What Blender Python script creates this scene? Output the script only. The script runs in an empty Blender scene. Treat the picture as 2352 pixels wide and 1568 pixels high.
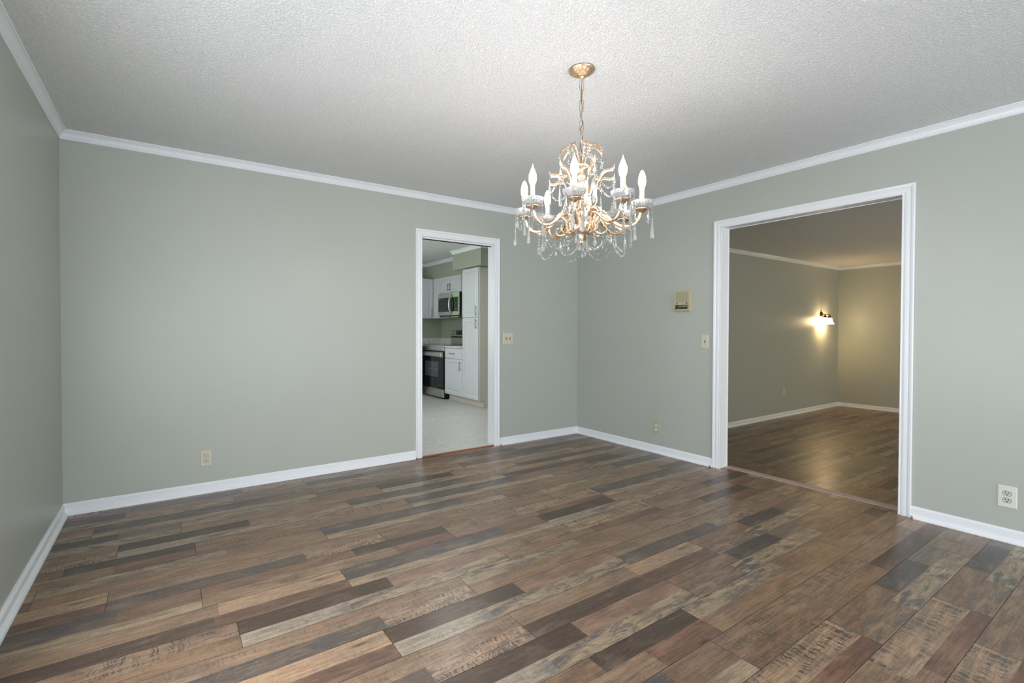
import bpy, bmesh, math, random
from mathutils import Vector, Matrix
random.seed(7)
SC = bpy.context.scene
COL = SC.collection
PI = math.pi

# ------------------------------------------------------------------ camera
cam_d = bpy.data.cameras.new('camera'); cam = bpy.data.objects.new('camera', cam_d); COL.objects.link(cam)
CAM = Vector((-3.9348, -4.0177, 1.1893)); YAW, PITCH, ROLL = 0.5871, 0.0146, 0.0017
_f = Vector((math.sin(YAW)*math.cos(PITCH), math.cos(YAW)*math.cos(PITCH), -math.sin(PITCH)))
_r = Vector((math.cos(YAW), -math.sin(YAW), 0)); _u = _r.cross(_f)
r2 = _r*math.cos(ROLL) + _u*math.sin(ROLL); u2 = -_r*math.sin(ROLL) + _u*math.cos(ROLL)
cam.matrix_world = Matrix(((r2.x, u2.x, -_f.x, CAM.x), (r2.y, u2.y, -_f.y, CAM.y), (r2.z, u2.z, -_f.z, CAM.z), (0, 0, 0, 1)))
cam_d.sensor_width = 36; cam_d.lens = 1101.96*36/2352
cam_d.shift_x = 59.91/2352; cam_d.shift_y = -11.85/2352
cam_d.clip_start = 0.05; cam_d.clip_end = 200
SC.camera = cam
SC.view_settings.view_transform = 'Standard'; SC.view_settings.look = 'None'
SC.view_settings.gamma = 1; SC.view_settings.use_curve_mapping = False
SC.view_settings.exposure = 0.23
SC.cycles.use_denoising = True
SC.cycles.max_bounces = 10; SC.cycles.diffuse_bounces = 6; SC.cycles.glossy_bounces = 5
SC.cycles.transmission_bounces = 8; SC.cycles.transparent_max_bounces = 8
SC.cycles.caustics_refractive = False; SC.cycles.caustics_reflective = False
SC.cycles.sample_clamp_indirect = 6

# ------------------------------------------------------------------ world, daylight and added fill
W = bpy.data.worlds.new('world'); SC.world = W; W.use_nodes = True
W.node_tree.nodes['Background'].inputs[0].default_value = (0.80, 0.90, 1.0, 1)
W.node_tree.nodes['Background'].inputs[1].default_value = 2.2
def area(name, loc, rot, sx, sy, power, color=(1, 1, 1), spread=PI):
    d = bpy.data.lights.new(name, 'AREA'); d.shape = 'RECTANGLE'; d.size = sx; d.size_y = sy
    d.energy = power; d.color = color; d.spread = spread
    o = bpy.data.objects.new(name, d); COL.objects.link(o); o.location = loc; o.rotation_euler = rot
    return o
YB_ = -6.8; KX0_ = -3.1; XL_ = -4.4924
DAY = (0.95, 0.97, 1.0)
# daylight at the kitchen window (facing -y); the other area lights are added fill
area('fill_behind_camera', (-2.3, YB_+.03, 1.22), (PI/2, 0, 0), 3.6, 2.0, 88, DAY)  # added soft fill from behind the camera
area('fill_left_side', (XL_+.03, -2.62, 1.0), (PI/2, 0, -PI/2), 1.5, .95, 47, DAY)  # fill added at the left to even out walls and ceiling
area('daylight_kitchen', (-1.0, 5.1, 3.1), (math.radians(-52), 0, 0), 1.8, 1.2, 175, DAY)
area('fill_living', (4.2, -6.55, 1.1), (PI/2, 0, 0), 2.2, 1.5, 88, (1, .94, .80))  # added living room fill; the wall behind it has no window
area('fill_kitchen_side', (KX0_+.1, 2.4, 1.5), (PI/2, 0, -PI/2), 1.4, 1.3, 28, DAY)  # added to brighten the kitchen; the side wall is solid
sd = bpy.data.lights.new('sun', 'SUN'); sd.energy = 40; sd.angle = .01; sd.color = (1, .95, .85)
so = bpy.data.objects.new('sun', sd); COL.objects.link(so); so.rotation_euler = (0, math.radians(-22), 0)

# ------------------------------------------------------------------ materials
def mat(name, color=(.8, .8, .8), rough=.5, metal=0, spec=.5, coat=0, trans=0, ior=1.45, emis=None, estr=0, coat_rough=.05):
    m = bpy.data.materials.new(name); m.use_nodes = True
    b = m.node_tree.nodes['Principled BSDF']
    b.inputs['Base Color'].default_value = (*color, 1); b.inputs['Roughness'].default_value = rough
    b.inputs['Metallic'].default_value = metal; b.inputs['Specular IOR Level'].default_value = spec
    b.inputs['Coat Weight'].default_value = coat; b.inputs['Coat Roughness'].default_value = coat_rough
    b.inputs['Transmission Weight'].default_value = trans; b.inputs['IOR'].default_value = ior
    if emis: b.inputs['Emission Color'].default_value = (*emis, 1); b.inputs['Emission Strength'].default_value = estr
    return m
class NT:
    def __init__(s, m): s.m = m; s.t = m.node_tree; s.b = s.t.nodes['Principled BSDF']
    def n(s, typ, **k):
        x = s.t.nodes.new(typ)
        for a, v in k.items(): setattr(x, a, v)
        return x
    def l(s, a, b): s.t.links.new(a, b)
    def val(s, sock, v):
        if hasattr(v, 'is_output') or isinstance(v, bpy.types.NodeSocket): s.l(v, sock)
        else: sock.default_value = v
    def math(s, op, a, b=0, clamp=False):
        x = s.n('ShaderNodeMath', operation=op, use_clamp=clamp); s.val(x.inputs[0], a); s.val(x.inputs[1], b); return x.outputs[0]
    def mix(s, f, a, b, mode='MIX'):
        x = s.n('ShaderNodeMix', data_type='RGBA', blend_type=mode); s.val(x.inputs[0], f)
        for i, v in ((6, a), (7, b)):
            if isinstance(v, tuple): x.inputs[i].default_value = (*v[:3], 1)
            else: s.l(v, x.inputs[i])
        return x.outputs[2]
    def vmul(s, v, k):
        x = s.n('ShaderNodeVectorMath', operation='MULTIPLY'); s.l(v, x.inputs[0]); x.inputs[1].default_value = k; return x.outputs[0]
    def vadd(s, v, w):
        x = s.n('ShaderNodeVectorMath', operation='ADD'); s.l(v, x.inputs[0]); s.l(w, x.inputs[1]); return x.outputs[0]
    def noise(s, v, sc=5, det=4, rough=.55, dist=0):
        x = s.n('ShaderNodeTexNoise'); s.l(v, x.inputs['Vector']); x.inputs['Scale'].default_value = sc
        x.inputs['Detail'].default_value = det; x.inputs['Roughness'].default_value = rough; x.inputs['Distortion'].default_value = dist
        return x.outputs['Fac']
    def ramp(s, f, lo, hi):
        x = s.n('ShaderNodeMapRange', clamp=True); s.l(f, x.inputs[0]); x.inputs[1].default_value = lo; x.inputs[2].default_value = hi
        return x.outputs[0]
    def obj(s): return s.n('ShaderNodeTexCoord').outputs['Object']
    def bump(s, h, strength, dist):
        x = s.n('ShaderNodeBump'); s.l(h, x.inputs['Height']); x.inputs['Strength'].default_value = strength
        x.inputs['Distance'].default_value = dist; s.l(x.outputs[0], s.b.inputs['Normal'])
    def color(s, c): s.l(c, s.b.inputs['Base Color'])

def painted(name, col, rough=.5, bumps=.15, scale=180, dist=.0004, var=.03):
    m = mat(name, col, rough); t = NT(m); o = t.obj()
    t.bump(t.noise(o, scale, 3), bumps, dist)
    f = t.noise(o, 1.3, 3)
    t.color(t.mix(f, tuple(c*(1-var) for c in col), tuple(min(1, c*(1+var)) for c in col)))
    return m
M_WALL = painted('sage_wall_paint', (.435, .465, .425), .38)
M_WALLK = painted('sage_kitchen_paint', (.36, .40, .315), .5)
M_TRIM = painted('white_gloss_trim', (.80, .83, .87), .32, .0, var=.01)
M_CAB = painted('white_cabinet_paint', (.64, .67, .69), .35, .03)
M_CABSIDE = painted('warm_lit_cabinet_side', (.66, .62, .55), .5, .03)  # warm lamp light is put into the colour of the white cabinet sides

def ceiling_mat():
    m = mat('textured_ceiling', (.78, .80, .81), .7); t = NT(m); o = t.obj()
    v = t.vmul(o, (1, 1, 1))
    a = t.noise(v, 95, 4, .6, .6); b = t.noise(v, 230, 2)
    h = t.math('ADD', t.ramp(a, .38, .62), t.math('MULTIPLY', b, .4))
    t.bump(h, .85, .0035)
    t.color(t.mix(t.ramp(a, .35, .65), (.76, .775, .785), (.87, .885, .89)))
    return m
M_CEIL = ceiling_mat()

def wood_mat():
    m = mat('laminate_plank_print', (.3, .2, .15), .3, coat=.15, coat_rough=.2); t = NT(m); o = t.obj()
    ti = t.n('ShaderNodeAttribute', attribute_name='tint').outputs['Color']
    st = t.n('ShaderNodeAttribute', attribute_name='style').outputs['Color']
    sep = t.n('ShaderNodeSeparateColor'); t.l(st, sep.inputs[0]); SAW, BLUE, SEED = sep.outputs
    off = t.n('ShaderNodeCombineXYZ'); t.l(t.math('MULTIPLY', SEED, 37), off.inputs[0]); t.l(t.math('MULTIPLY', SEED, 91), off.inputs[2])
    v = t.vadd(o, off.outputs[0])
    warp = t.noise(t.vmul(v, (3, 9, 1)), 1.5, 3)
    wv_ = t.n('ShaderNodeCombineXYZ'); t.l(t.math('MULTIPLY', warp, .016), wv_.inputs[1]); v2 = t.vadd(v, wv_.outputs[0])
    g1 = t.noise(t.vmul(v2, (2.4, 34, 1)), 2.2, 8, .68, .35)
    g2 = t.noise(t.vmul(v2, (11, 210, 1)), 2.0, 4, .65)
    patch = t.noise(t.vmul(v, (2.3, 7, 1)), 2.0, 5, .62, .5)
    g1s = t.ramp(g1, .30, .70); g2s = t.ramp(g2, .32, .68)
    fine = t.ramp(t.noise(t.vmul(v2, (7, 420, 1)), 1.0, 3, .6), .36, .64)
    k = t.math('ADD', .12, t.math('ADD', t.math('MULTIPLY', fine, .56), t.math('ADD', t.math('MULTIPLY', g1s, .74), t.math('MULTIPLY', g2s, .50))))
    kc = t.n('ShaderNodeCombineColor'); [t.l(k, kc.inputs[i]) for i in range(3)]
    c = t.mix(1.0, ti, kc.outputs[0], 'MULTIPLY')
    c = t.mix(1.0, c, (.82, .73, .67), 'MULTIPLY')
    # broad lighter and darker clouds of the print
    c = t.mix(t.math('MULTIPLY', t.ramp(patch, .50, .68), .60), c, t.mix(.35, (.045, .036, .030), ti))
    c = t.mix(t.math('MULTIPLY', t.ramp(patch, .48, .30), .42), c, t.mix(.55, (.46, .35, .25), ti))
    # blue-grey stain
    bl = t.noise(t.vmul(v, (3.6, 13, 1)), 1.7, 7, .74, .9)
    c = t.mix(t.math('MULTIPLY', t.math('MULTIPLY', t.ramp(bl, .47, .58), BLUE), t.ramp(g2, .2, .5)), c, (.064, .066, .072))
    # fine saw marks crossing the board
    sv = t.n('ShaderNodeCombineXYZ'); t.l(t.math('MULTIPLY', t.noise(t.vmul(v, (7, 14, 1)), 2, 3), .05), sv.inputs[0]); v3 = t.vadd(v, sv.outputs[0])
    cut = t.noise(t.vmul(v3, (150, 5, 1)), 1.0, 2, .5, .1)
    sm = t.noise(t.vmul(v, (2.6, 19, 1)), 1.6, 6, .72, .3)
    s_ = t.math('MULTIPLY', t.ramp(cut, .44, .58), t.ramp(sm, .45, .57))
    c = t.mix(t.math('MULTIPLY', s_, SAW), c, (.034, .036, .040))
    hatch = t.noise(t.vmul(v3, (190, 14, 1)), 1.0, 2)
    c = t.mix(t.math('MULTIPLY', t.math('MULTIPLY', t.ramp(hatch, .48, .62), t.ramp(patch, .38, .6)), .30), c, (.045, .036, .03))
    sc_ = t.noise(t.vmul(v3, (70, 45, 1)), 1.0, 4, .7, 1.5)
    c = t.mix(t.math('MULTIPLY', t.ramp(sc_, .56, .66), .30), c, t.mix(.45, ti, (.30, .24, .18)))
    # knots
    vo = t.n('ShaderNodeTexVoronoi'); t.l(t.vmul(v, (2.1, 7.5, 1)), vo.inputs['Vector']); vo.inputs['Scale'].default_value = 1.0
    kn = t.ramp(vo.outputs['Distance'], .10, .03)
    c = t.mix(t.math('MULTIPLY', kn, .75), c, (.03, .024, .02))
    t.color(c)
    r = t.math('ADD', .27, t.math('MULTIPLY', g2, .16)); t.l(r, t.b.inputs['Roughness'])
    t.bump(t.math('ADD', g1, t.math('MULTIPLY', g2, .7)), .5, .0009)
    return m
M_WOOD = wood_mat()
M_SUB = mat('dark_subfloor', (.02, .016, .013), .9)
M_RAW = mat('raw_wood', (.36, .20, .11), .8)
M_THRESH = painted('pale_wood_threshold', (.42, .31, .26), .5, .1, 60, .0004, .08)
M_REDEDGE = mat('red_brown_underlay', (.22, .07, .04), .8)

def marble_mat():
    m = mat('marble_vinyl_tile', (.6, .6, .58), .33); t = NT(m); o = t.obj()
    info = t.n('ShaderNodeObjectInfo').outputs['Random']
    cx = t.n('ShaderNodeCombineXYZ'); t.l(t.math('MULTIPLY', info, 40), cx.inputs[0]); t.l(t.math('MULTIPLY', info, 23), cx.inputs[1])
    v = t.vadd(o, cx.outputs[0])
    a = t.noise(t.vmul(v, (9, 4, 1)), 1.6, 8, .7, 1.6)
    vein = t.math('SUBTRACT', 1, t.math('MULTIPLY', t.math('ABSOLUTE', t.math('SUBTRACT', a, .5)), 22), True)
    b = t.noise(v, 4, 4)
    c = t.mix(t.ramp(b, .3, .7), (.50, .505, .50), (.66, .66, .645))
    c = t.mix(t.math('MULTIPLY', vein, t.math('MULTIPLY', t.ramp(b, .35, .6), .55)), c, (.20, .20, .20))
    t.color(c); return m
M_TILE = marble_mat()
def granite_mat():
    m = mat('speckled_stone_counter', (.5, .5, .47), .2); t = NT(m); o = t.obj()
    a = t.noise(o, 90, 5, .7); b = t.noise(o, 25, 4)
    c = t.mix(t.ramp(a, .36, .50), (.30, .28, .25), (.70, .71, .68)); c = t.mix(t.math('MULTIPLY', t.ramp(b, .55, .7), .5), c, (.33, .30, .26))
    t.color(c); return m
M_GRAN = granite_mat()
def brushed(name, col, rough=.3):
    m = mat(name, col, rough, 1); t = NT(m); o = t.obj()
    g = t.noise(t.vmul(o, (300, 3, 300)), 1, 3); t.color(t.mix(g, tuple(c*.85 for c in col), col)); return m
M_STEEL = brushed('brushed_steel', (.72, .72, .68), .34); M_NICKEL = brushed('dark_nickel', (.30, .28, .25), .35)
M_BLACKGL = mat('black_glass', (.008, .01, .013), .03, spec=.5, coat=.5, coat_rough=.01, ior=1.45)
M_BLACK = mat('black_enamel', (.006, .006, .007), .3)
M_OVENGL = mat('black_oven_glass', (.006, .007, .009), .05, spec=.5)
M_OVENWIN = mat('grey_oven_window', (.05, .055, .06), .06, spec=.9)
M_DISPLAY = mat('blue_display', (.01, .02, .06), .2, emis=(.15, .4, 1), estr=.5)
M_IVORY = painted('ivory_plastic', (.60, .57, .45), .35, .02)
M_IVORY2 = painted('beige_plastic', (.47, .43, .30), .4, .02)
M_WHITEPL = painted('off_white_plastic', (.70, .71, .66), .35, .02)
M_RECEPT = painted('pale_grey_receptacle', (.55, .55, .46), .35, .02)
M_SLOT = mat('dark_slot', (.02, .018, .012), .8)
M_INTER = painted('aged_cream_plastic', (.56, .49, .30), .45, .03)
M_GRILLE = painted('tan_grille', (.40, .355, .24), .5, .03)
M_LABEL = mat('black_label', (.012, .008, .006), .3); M_INK = mat('pale_label_ink', (.5, .42, .38), .6)

def gold_mat(name, a, b):
    m = mat(name, a, .36, .85); t = NT(m); o = t.obj()
    f = t.noise(o, 130, 5, .7); t.color(t.mix(t.ramp(f, .40, .62), a, b)); t.bump(t.noise(o, 260, 3), .5, .001); return m
M_GOLD = gold_mat('antique_rose_gold', (.50, .31, .19), (.95, .76, .56))
M_GOLD2 = gold_mat('bright_gilt', (.66, .45, .28), (1.0, .86, .68))
M_CHAIN = gold_mat('pale_brass_chain', (.48, .33, .17), (.85, .70, .46))
M_CORD = mat('clear_brown_cord', (.10, .075, .05), .4)
M_CRYST = mat('cut_crystal', (1, 1, 1), .02, trans=.84, ior=1.55, spec=.7)
M_BOB = mat('fluted_glass', (1, 1, 1), .04, trans=.62, ior=1.5, spec=.7)
M_CANDLE = painted('ivory_candle_sleeve', (.80, .72, .52), .4, .02)
M_BULBW = mat('warm_lit_bulb', (1, .9, .75), .3, emis=(1, .90, .80), estr=70)
M_BULBC = mat('cool_lit_bulb', (1, 1, 1), .3, emis=(.88, .93, 1), estr=82)
for m_, cc, cs in ((M_BULBW, (1, .62, .30), 70), (M_BULBC, (.80, .88, 1), 84)):
    t = NT(m_); z = t.n('ShaderNodeSeparateXYZ'); t.l(t.obj(), z.inputs[0])
    d = t.math('ABSOLUTE', t.math('SUBTRACT', z.outputs[2], 1.872)); f = t.ramp(d, .062, .016)   # brightest round the filament, dim towards the tip
    t.l(t.math('ADD', 1.0, t.math('MULTIPLY', t.math('POWER', f, 2.2), cs*1.75)), t.b.inputs['Emission Strength'])
    t.l(t.mix(t.ramp(f, 0, .35), cc, tuple(m_.node_tree.nodes['Principled BSDF'].inputs['Emission Color'].default_value)[:3]), t.b.inputs['Emission Color'])
M_BRONZE = mat('oil_rubbed_bronze', (.10, .05, .025), .4, .8)
M_SHADE = mat('lit_alabaster_shade', (1, .9, .7), .4, emis=(1, .72, .38), estr=30)
M_PANEL = mat('lit_ceiling_diffuser', (1, 1, 1), .5, emis=(1, .96, .90), estr=23)
M_LEAF = mat('bright_leaf', (.16, .36, .04), .5); M_LEAF2 = mat('deep_leaf', (.05, .16, .02), .5)
M_BARK = mat('bark', (.12, .08, .05), .9); M_LAWN = painted('lawn', (.10, .22, .04), .9, .3, 30, .01, .2)
def pane_mat():
    m = bpy.data.materials.new('window_glass'); m.use_nodes = True; t = m.node_tree; t.nodes.remove(t.nodes['Principled BSDF'])
    a = t.nodes.new('ShaderNodeBsdfTransparent'); a.inputs[0].default_value = (.95, .97, .96, 1); b = t.nodes.new('ShaderNodeBsdfGlossy'); b.inputs['Roughness'].default_value = .02
    f = t.nodes.new('ShaderNodeFresnel'); x = t.nodes.new('ShaderNodeMixShader')
    t.links.new(f.outputs[0], x.inputs[0]); t.links.new(a.outputs[0], x.inputs[1]); t.links.new(b.outputs[0], x.inputs[2]); t.links.new(x.outputs[0], t.nodes['Material Output'].inputs[0]); return m
M_WINGLASS = pane_mat()

# ------------------------------------------------------------------ mesh helpers
class MB:
    def __init__(s): s.v = []; s.f = []; s.sm = []
    def add(s, vs, fs, smooth=False):
        o = len(s.v); s.v += [tuple(p) for p in vs]; s.f += [tuple(o+i for i in f) for f in fs]; s.sm += [smooth]*len(fs); return s
    def box(s, x0, y0, z0, x1, y1, z1, c=0):
        if x0 > x1: x0, x1 = x1, x0
        if y0 > y1: y0, y1 = y1, y0
        if z0 > z1: z0, z1 = z1, z0
        if c <= 0:
            vs = [(x, y, z) for z in (z0, z1) for y in (y0, y1) for x in (x0, x1)]
            return s.add(vs, [(0, 2, 3, 1), (4, 5, 7, 6), (0, 1, 5, 4), (2, 6, 7, 3), (0, 4, 6, 2), (1, 3, 7, 5)])
        bm = bmesh.new(); bmesh.ops.create_cube(bm, size=1)
        for v in bm.verts: v.co = Vector(((x0+x1)/2+v.co.x*(x1-x0), (y0+y1)/2+v.co.y*(y1-y0), (z0+z1)/2+v.co.z*(z1-z0)))
        bmesh.ops.bevel(bm, geom=bm.edges[:], offset=c, segments=1, affect='EDGES')
        bm.verts.index_update(); s.add([v.co[:] for v in bm.verts], [[v.index for v in f.verts] for f in bm.faces]); bm.free(); return s
    def lathe(s, prof, center=(0, 0, 0), n=24, axis='z', mod=None, a0=0):
        cx, cy, cz = center; vs = []; m = len(prof)
        for k in range(n):
            a = a0 + 2*PI*k/n
            for (r, z) in prof:
                rr = r if mod is None else mod(r, z, a, k)
                p = (rr*math.cos(a), rr*math.sin(a), z)
                if axis == 'x': p = (p[2], p[0], p[1])
                if axis == 'y': p = (p[0], p[2], p[1])
                vs.append((cx+p[0], cy+p[1], cz+p[2]))
        fs = []
        for k in range(n):
            k2 = (k+1) % n
            for i in range(m-1): fs.append((k*m+i, k2*m+i, k2*m+i+1, k*m+i+1))
        return s.add(vs, fs, True)
    def tube(s, pts, rad, n=8, cap=True, flat=1.0):
        pts = [Vector(p) for p in pts]; m = len(pts)
        rads = rad if isinstance(rad, (list, tuple)) else [rad]*m
        up = Vector((0, 0, 1)); vs = []; prev = None
        for i, p in enumerate(pts):
            t = (pts[min(i+1, m-1)]-pts[max(i-1, 0)]).normalized()
            if prev is None:
                a = t.cross(up);  a = a.normalized() if a.length > 1e-4 else Vector((1, 0, 0))
            else:
                a = prev - t*prev.dot(t); a = a.normalized() if a.length > 1e-5 else t.orthogonal().normalized()
            prev = a; b = t.cross(a)
            for k in range(n):
                an = 2*PI*k/n; vs.append(p + (a*math.cos(an)*flat + b*math.sin(an))*rads[i])
        fs = [(i*n+k, i*n+(k+1) % n, (i+1)*n+(k+1) % n, (i+1)*n+k) for i in range(m-1) for k in range(n)]
        if cap: fs += [tuple(range(n-1, -1, -1)), tuple((m-1)*n+k for k in range(n))]
        return s.add(vs, fs, True)
    def sweep(s, prof, P0, P1, A, B, s0=0, s1=0):
        P0, P1, A, B = map(Vector, (P0, P1, A, B)); d = (P1-P0).normalized(); m = len(prof); vs = []
        for P, sh in ((P0, s0), (P1, -s1)):
            for a, b in prof: vs.append(P + A*a + B*b + d*(sh*a))
        fs = [(i, (i+1) % m, m+(i+1) % m, m+i) for i in range(m)] + [tuple(range(m-1, -1, -1)), tuple(range(m, 2*m))]
        return s.add(vs, fs)
    def loft_rect(s, rings, cap=True):
        # rings: list of 4 corners each
        vs = [p for r in rings for p in r]; fs = []
        for i in range(len(rings)-1):
            for k in range(4): fs.append((i*4+k, i*4+(k+1) % 4, (i+1)*4+(k+1) % 4, (i+1)*4+k))
        if cap: fs.append(tuple((len(rings)-1)*4+k for k in range(4)))
        return s.add(vs, fs)
    def mesh(s, name, m):
        me = bpy.data.meshes.new(name); me.from_pydata(s.v, [], s.f)
        bm = bmesh.new(); bm.from_mesh(me); bmesh.ops.recalc_face_normals(bm, faces=bm.faces[:]); bm.to_mesh(me); bm.free()
        me.materials.append(m)
        if any(s.sm): me.polygons.foreach_set('use_smooth', s.sm)
        me.update(); return me
    def obj(s, name, m, parent=None, loc=None, rotz=None):
        o = bpy.data.objects.new(name, s.mesh(name, m)); COL.objects.link(o)
        if parent: o.parent = parent
        if loc is not None: o.location = loc
        if rotz is not None: o.rotation_euler = (0, 0, rotz)
        return o
def link(name, me, parent=None, loc=(0, 0, 0), rotz=0):
    o = bpy.data.objects.new(name, me); COL.objects.link(o); o.parent = parent; o.location = loc; o.rotation_euler = (0, 0, rotz); return o
def struct(o): o['kind'] = 'structure'; return o
def tag(o, label, cat, group=None):
    o['label'] = label; o['category'] = cat
    if group: o['group'] = group
    return o
def thing(name, label, cat, loc=(0, 0, 0), rotz=0, group=None):
    o = bpy.data.objects.new(name, None); COL.objects.link(o); o.location = loc; o.rotation_euler = (0, 0, rotz)
    o.empty_display_size = .1; return tag(o, label, cat, group)

# ------------------------------------------------------------------ dimensions
H = 2.44; XL = -4.4924; YB = -6.8; T = .107; TA = .114
A0, A1, AH = -1.9725, -1.1639, 2.0457     # kitchen doorway, inside the casing
B0, B1, BH = -1.7234, -2.9255, 2.0535     # wide opening, inside the casing
CW = .0658
ZL = -.33; XR = 7.29; YR = .086           # sunken room beyond the wide opening
KX = .57; KY = 4.352; KX0 = -3.1          # kitchen
e = .012
# ------------------------------------------------------------------ walls
def wall(name, boxes, m): 
    b = MB(); [b.box(*q) for q in boxes]; return struct(b.obj(name, m))
wall('wall_back', [(XL-.12, 0, 0, A0-e, TA, H), (A1+e, 0, 0, 0, TA, H), (A0-e, 0, AH+e, A1+e, TA, H)], M_WALL)
wall('wall_right', [(0, B0+e, ZL, T, YR, H), (0, YB, ZL, T, B1-e, H), (0, B1-e, BH+e, T, B0+e, H), (0, B1-e, ZL, T, B0+e, -.004)], M_WALL)
wall('wall_left', [(XL-.12, YB-.12, 0, XL, -3.44, H), (XL-.12, -1.80, 0, XL, 0, H), (XL-.12, -3.44, 0, XL, -1.80, .45), (XL-.12, -3.44, 1.55, XL, -1.80, H)], M_WALL)
wall('wall_front', [(XL, YB-.12, 0, -4.15, YB, H), (-.45, YB-.12, 0, T, YB, H), (-4.15, YB-.12, 2.25, -.45, YB, H)], M_WALL)
wall('wall_living_left', [(T, YR, ZL, XR+.12, YR+.12, H), (0, YR+.001, 0, T, YR+.12, H)], M_WALL)
wall('wall_living_right', [(XR, YB-.12, ZL, XR+.12, YR, H)], M_WALL)
wall('wall_living_front', [(T, YB-.12, ZL, XR, YB, H)], M_WALL)
wall('wall_kitchen_right', [(KX, YR+.12, 0, KX+.12, KY+.12, H)], M_WALLK)
WX0, WX1, WZ0, WZ1 = -1.6, -.40, 1.12, 2.12
wall('wall_kitchen_back', [(KX0, KY, 0, WX0, KY+.12, H), (WX1, KY, 0, KX, KY+.12, H), (WX0, KY, 0, WX1, KY+.12, WZ0), (WX0, KY, WZ1, WX1, KY+.12, H)], M_WALLK)
wall('wall_kitchen_left', [(KX0-.12, TA, 0, KX0, KY+.12, H)], M_WALLK)
# boxed-in soffits above the kitchen cabinets
wall('wall_soffit', [(.24, 2.716, 2.128, KX, KY, H), (-.10, 1.885, 2.134, KX, 2.716, H)], M_WALLK)
# ceilings
def slab(name, x0, y0, x1, y1): return struct(MB().box(x0, y0, H, x1, y1, H+.1).obj(name, M_CEIL))
slab('ceiling', XL-.12, YB-.12, T*.5, TA*.5); slab('ceiling_kitchen', KX0-.12, TA*.5, KX+.12, KY+.12); slab('ceiling_living', T*.5, YB-.12, XR+.12, YR)

# ------------------------------------------------------------------ plank floors
TAN = (.30, .215, .148); LTAN = (.42, .305, .21); CREAM = (.38, .305, .215); MID = (.235, .155, .105); DARK = (.085, .060, .045)
DK2 = (.11, .078, .058); RED = (.195, .112, .082); PINK = (.275, .182, .135); GREY = (.20, .172, .142); BLUG = (.150, .122, .102); OAK = (.275, .19, .125); WHT = (.38, .34, .275)
# a printed board = strips (u0,u1,v0,v1,tint,saw,blue,seed); u along the plank 0..1.25, v across 0 (near side) .. 0.188 (far side)
PL, PW = 1.25, .188
DES = {
 'D1': [(0, 1.25, .094, .188, TAN, .45, .25, .11), (0, .82, 0, .094, BLUG, .4, .75, .12), (.82, 1.25, 0, .094, LTAN, 1, .75, .13)],
 'D2': [(0, .64, .088, .188, DARK, .15, .1, .21), (.64, 1.25, .088, .188, PINK, .05, .05, .22), (0, .42, 0, .088, WHT, .1, .55, .23), (.42, 1.25, 0, .088, CREAM, .1, .9, .24)],
 'D3': [(0, .75, .100, .188, CREAM, .1, .7, .31), (.75, 1.25, .100, .188, OAK, .2, .1, .32), (0, 1.25, 0, .100, OAK, .1, .0, .33)],
 'D4': [(0, .72, .090, .188, TAN, .1, .15, .41), (.72, 1.25, .090, .188, LTAN, .05, .05, .42), (0, .70, 0, .090, DK2, .4, .15, .43), (.70, 1.25, 0, .090, (.165, .105, .078), .15, .05, .44)],
 'D5': [(0, .95, .070, .188, BLUG, .1, .85, .51), (.95, 1.25, .070, .188, MID, .3, .2, .53), (0, 1.25, 0, .070, CREAM, .1, .45, .52)],
 'D6': [(0, .5, .066, .188, TAN, .55, .1, .61), (.5, 1.25, .066, .188, LTAN, .85, .35, .62), (0, .62, 0, .066, PINK, .3, .1, .63), (.62, 1.25, 0, .066, RED, .1, .0, .64)],
 'D7': [(0, .5, .094, .188, MID, .3, .35, .71), (.5, .95, .094, .188, (.095, .085, .08), .25, .4, .72), (.95, 1.25, .094, .188, GREY, .2, .3, .73), (0, .40, 0, .094, TAN, .1, .75, .74), (.40, 1.25, 0, .094, CREAM, .15, .95, .75)],
 'D8': [(0, .58, .094, .188, OAK, .5, .1, .81), (.58, 1.25, .094, .188, TAN, .9, .4, .82), (0, .45, 0, .094, MID, .5, .1, .83), (.45, 1.25, 0, .094, OAK, .25, .2, .84)],
 'D9': [(0, .7, .100, .188, MID, .2, .1, .91), (.7, 1.25, .100, .188, DARK, .2, .2, .92), (0, .9, 0, .100, TAN, .3, .15, .93), (.9, 1.25, 0, .100, RED, .1, 0, .94)],
}
_pm = {}
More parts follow.
